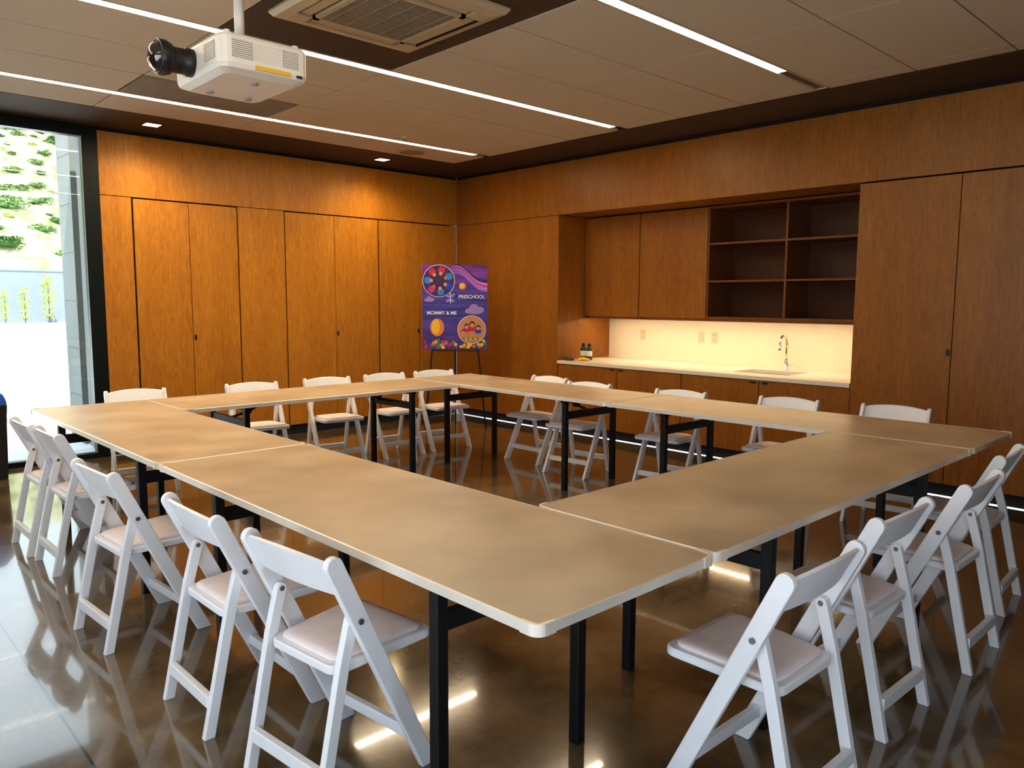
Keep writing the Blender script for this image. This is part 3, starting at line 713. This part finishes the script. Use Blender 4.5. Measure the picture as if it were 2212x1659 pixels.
addp('wave_band', [ribbon(cv(1), .4, 1.3)], PM['pale'], 3); addp('wave_band', [ribbon(cv(15), .6, 3)], PM['lilac'], 2); addp('wave_band', [ribbon(cv(11), .3, .8)], PM['pale'], 3)
addp('plank_line', [[(PX0+.5, y), (PX1-.5, y+1), (PX1-.5, y+1.8), (PX0+.5, y+.8)] for y in (655, 690, 722)], PM['deep'], 1)
def cloud(cx, cy, s): return [circ(cx-10*s, cy+2*s, 7*s, 5*s), circ(cx, cy-3*s, 9*s, 8*s), circ(cx+11*s, cy, 8*s, 6*s), circ(cx+2*s, cy+4*s, 14*s, 4*s)]
for i, c in enumerate(cloud(1024, 670, 1.15)): addp('cloud', [c], PM['cloud'], 3+i)
for i, c in enumerate(cloud(927, 648, .6)): addp('cloud', [[(max(PX0+.5, x), y) for x, y in c]], PM['cloud'], 3+i)
def photo(cx, cy, r, bg, ppl):
    addp('photo_ring', [circ(cx, cy, r)], PM['white'], 8); addp('photo_disc', [circ(cx, cy, r-1.1)], PM[bg], 9)
    for (x, y, q, shirt, ang, sk) in ppl:
        ca, sa = math.cos(ang), math.sin(ang); w = 1.5
        ln = 3.0 if ang != PI/2 else 2.4
        while math.hypot(x+ca*q*ln-cx, y+sa*q*ln-cy) > r-3.5 and ln > 1: ln -= .1
        addp('printed_shirt', [[(x+ca*q*.6-sa*q*.7, y+sa*q*.6+ca*q*.7), (x+ca*q*1.1-sa*q*w, y+sa*q*1.1+ca*q*w), (x+ca*q*ln-sa*q*1.1, y+sa*q*ln+ca*q*1.1), (x+ca*q*ln+sa*q*1.1, y+sa*q*ln-ca*q*1.1), (x+ca*q*1.1+sa*q*w, y+sa*q*1.1-ca*q*w), (x+ca*q*.6+sa*q*.7, y+sa*q*.6-ca*q*.7)]], PM[shirt], 10)
        addp('printed_hair', [circ(x-ca*q*.25, y-sa*q*.25, q*1.02, q*1.0)], PM['hair'], 11)
        addp('printed_face', [circ(x+ca*q*.2, y+sa*q*.2, q*.72, q*.78)], PM[sk], 12)
ring = []
for k, (sh, sk_) in enumerate((('red', 'skin'), ('cyan', 'skin2'), ('blue', 'skin'), ('cyan', 'skin'), ('magenta', 'skin2'), ('cyan', 'skin'), ('red', 'skin'))):
    a = 2*PI*k/7-1.3; ring.append((948+15*math.cos(a), 608+15*math.sin(a), 5.2, sh, a, sk_))
photo(948, 608, 34.8, 'deep', ring)
photo(1019, 713, 31, 'cream', [(1008, 706, 5, 'magenta', PI/2, 'skin'), (1020, 702, 5.8, 'red', PI/2, 'skin'), (1033, 709, 5, 'blue', PI/2, 'skin'), (1001, 717, 4, 'orange', PI/2, 'skin')])
addp('printed_bricks', [circ(1002+5*k, 732, 2.4, n=14) for k in range(0, 8, 2)], PM['green'], 13)
addp('printed_bricks', [circ(1002+5*k, 733, 2.4, n=14) for k in range(1, 8, 2)], PM['yellow'], 13)
addp('balloon', [circ(944, 708, 15, 19)], PM['orange'], 5); addp('balloon_stripe', [circ(941, 706, 9, 16)], PM['yellow'], 6)
addp('balloon_basket', [[(950, 731), (956, 731), (955, 736), (951, 736)]], PM['hair'], 6)
addp('paint_splash', [circ(999, 619, 7.5)], PM['orange'], 5)
addp('splash_dot', [circ(998, 618, 5)], PM['yellow'], 6)
def wing(cx, cy, rx, ry, rot):
    c, s = math.cos(rot), math.sin(rot); o1 = circ(0, 0, rx, ry, 20); return [(cx+x*c-y*s, cy+x*s+y*c) for x, y in o1]
for cx, cy, ro in ((967, 640, .7), (978, 639, -.7), (968, 650, -.5), (977, 650, .5)):
    addp('butterfly_wing', [wing(cx, cy, 6, 3.6, ro)], PM['cyan'], 15); addp('butterfly_wing', [wing(cx, cy, 4.7, 2.4, ro)], PM['lilac'], 16)
addp('butterfly_body', [[(971.5, 634), (973.2, 634), (974, 656), (972.4, 656)]], PM['white'], 17)
rf = random.Random(3)
cols = ['green', 'yellow', 'red', 'cyan', 'green', 'orange', 'magenta', 'blue', 'yellow']
for k in range(70):
    x = 916+rf.random()*134; y = 752-rf.random()*16*(1 if x < 985 or x > 1042 else .45); q = rf.uniform(2.4, 4.2)
    addp('printed_ball', [[(min(PX1-.5, max(PX0+.5, a_)), min(PY1-.5, b_)) for a_, b_ in circ(x, y, q, n=16)]], PM[cols[k % 9]], 5+(k % 9)*.3+(0 if x < 990 else 4))
def text(s, u, v, wpx, m, lvl):
    cu = bpy.data.curves.new('t', 'FONT'); cu.body = s; cu.align_x = 'CENTER'; cu.align_y = 'CENTER'; cu.size = 1; cu.offset = .020
    o = bpy.data.objects.new('t', cu); C.objects.link(o); dg = bpy.context.evaluated_depsgraph_get(); dg.update()
    me = bpy.data.meshes.new_from_object(o.evaluated_get(dg)); bpy.data.objects.remove(o)
    w = max(v_.co.x for v_ in me.vertices)-min(v_.co.x for v_ in me.vertices); k = wpx*sc/w; cx, cz = pp(u, v)
    for v_ in me.vertices: v_.co = Vector((cx+v_.co.x*k, -.0125-.0006*lvl, cz+v_.co.y*k))
    me.materials.append(m); r = bpy.data.objects.new('lettering', me); C.objects.link(r); r.parent = tp; return r
text('PRESCHOOL', 1019, 642, 57, PM['white'], 19); text('MOMMY & ME', 954, 677, 64, PM['white'], 19)

# ------------------------------------------------------------------ bin by the window
t = thing('waste_bin', 'black bin with a blue bag at the left edge of the picture', 'bin', (-5.335, -.34, 0))
b = new(); vv = []
for s, z in ((.11, 0), (.115, .01), (.13, .60), (.135, .61), (.135, .63), (.120, .63), (.10, .05)):
    vv.append([b.verts.new((p[0]*s, p[1]*s, z)) for p in rrect(-1, 1, -1, 1, .3, 4)])
for A, B in zip(vv, vv[1:]):
    for k in range(len(A)): b.faces.new((A[k], A[(k+1) % len(A)], B[(k+1) % len(A)], B[k]))
b.faces.new(vv[0][::-1]); b.faces.new(vv[-1]); obj('body', b, 'blackp', t)
b = new(); n = 40; vv = []
for j, (s, z) in enumerate(((.142, .50), (.145, .58), (.140, .65), (.12, .70), (.07, .76), (.02, .74))):
    vv.append([b.verts.new(((s+.008*math.sin(k*1.9+j))*math.cos(2*PI*k/n), (s+.008*math.sin(k*2.3))*math.sin(2*PI*k/n), z+(.03*math.sin(k*.8) if j == 0 else 0))) for k in range(n)])
for A, B in zip(vv, vv[1:]):
    for k in range(n): b.faces.new((A[k], A[(k+1) % n], B[(k+1) % n], B[k]))
b.faces.new(vv[-1]); obj('bag', b, 'blue', t, True)

# ------------------------------------------------------------------ light
w = bpy.data.worlds.new('sky'); bpy.context.scene.world = w; w.use_nodes = True
nt = w.node_tree; bg = nt.nodes['Background']
sk = nt.nodes.new('ShaderNodeTexSky'); sk.sky_type = 'HOSEK_WILKIE'; sk.turbidity = 5; sk.sun_direction = (-.15, -.45, .88)
mx = nt.nodes.new('ShaderNodeMix'); mx.data_type = 'RGBA'; mx.inputs[0].default_value = .7
nt.links.new(sk.outputs[0], mx.inputs[6]); mx.inputs[7].default_value = (.78, .90, 1.0, 1); nt.links.new(mx.outputs[2], bg.inputs[0]); bg.inputs[1].default_value = 3.3
sd = bpy.data.lights.new('sun', 'SUN'); sd.energy = 9; sd.angle = .02; sd.color = (1, .97, .92); so = bpy.data.objects.new('sun', sd); C.objects.link(so)
so.rotation_euler = Vector((.15, .45, -.88)).to_track_quat('-Z', 'Y').to_euler()
def portal(loc, rot, sx_, sy_):
    l = bpy.data.lights.new('window_portal', 'AREA'); l.shape = 'RECTANGLE'; l.size = sx_; l.size_y = sy_; l.cycles.is_portal = True
    o = bpy.data.objects.new('window_portal', l); C.objects.link(o); o.location = loc; o.rotation_euler = rot
portal((XW-.01, (WY0+WY1)/2, 1.4), (0, -PI/2, 0), 2.8, WY1-WY0)
portal(((FX0+FX1)/2, YB-.01, 1.4), (PI/2, 0, 0), FX1-FX0, 2.8)
portal(((XW-4.45)/2, .05, 1.5), (-PI/2, 0, 0), 3.2, 2.95)
vs = bpy.context.scene.view_settings
vs.view_transform = 'Standard'
for lk in ('Standard - Medium High Contrast', 'Medium High Contrast'):
    try:
        vs.look = lk; break
    except Exception: pass
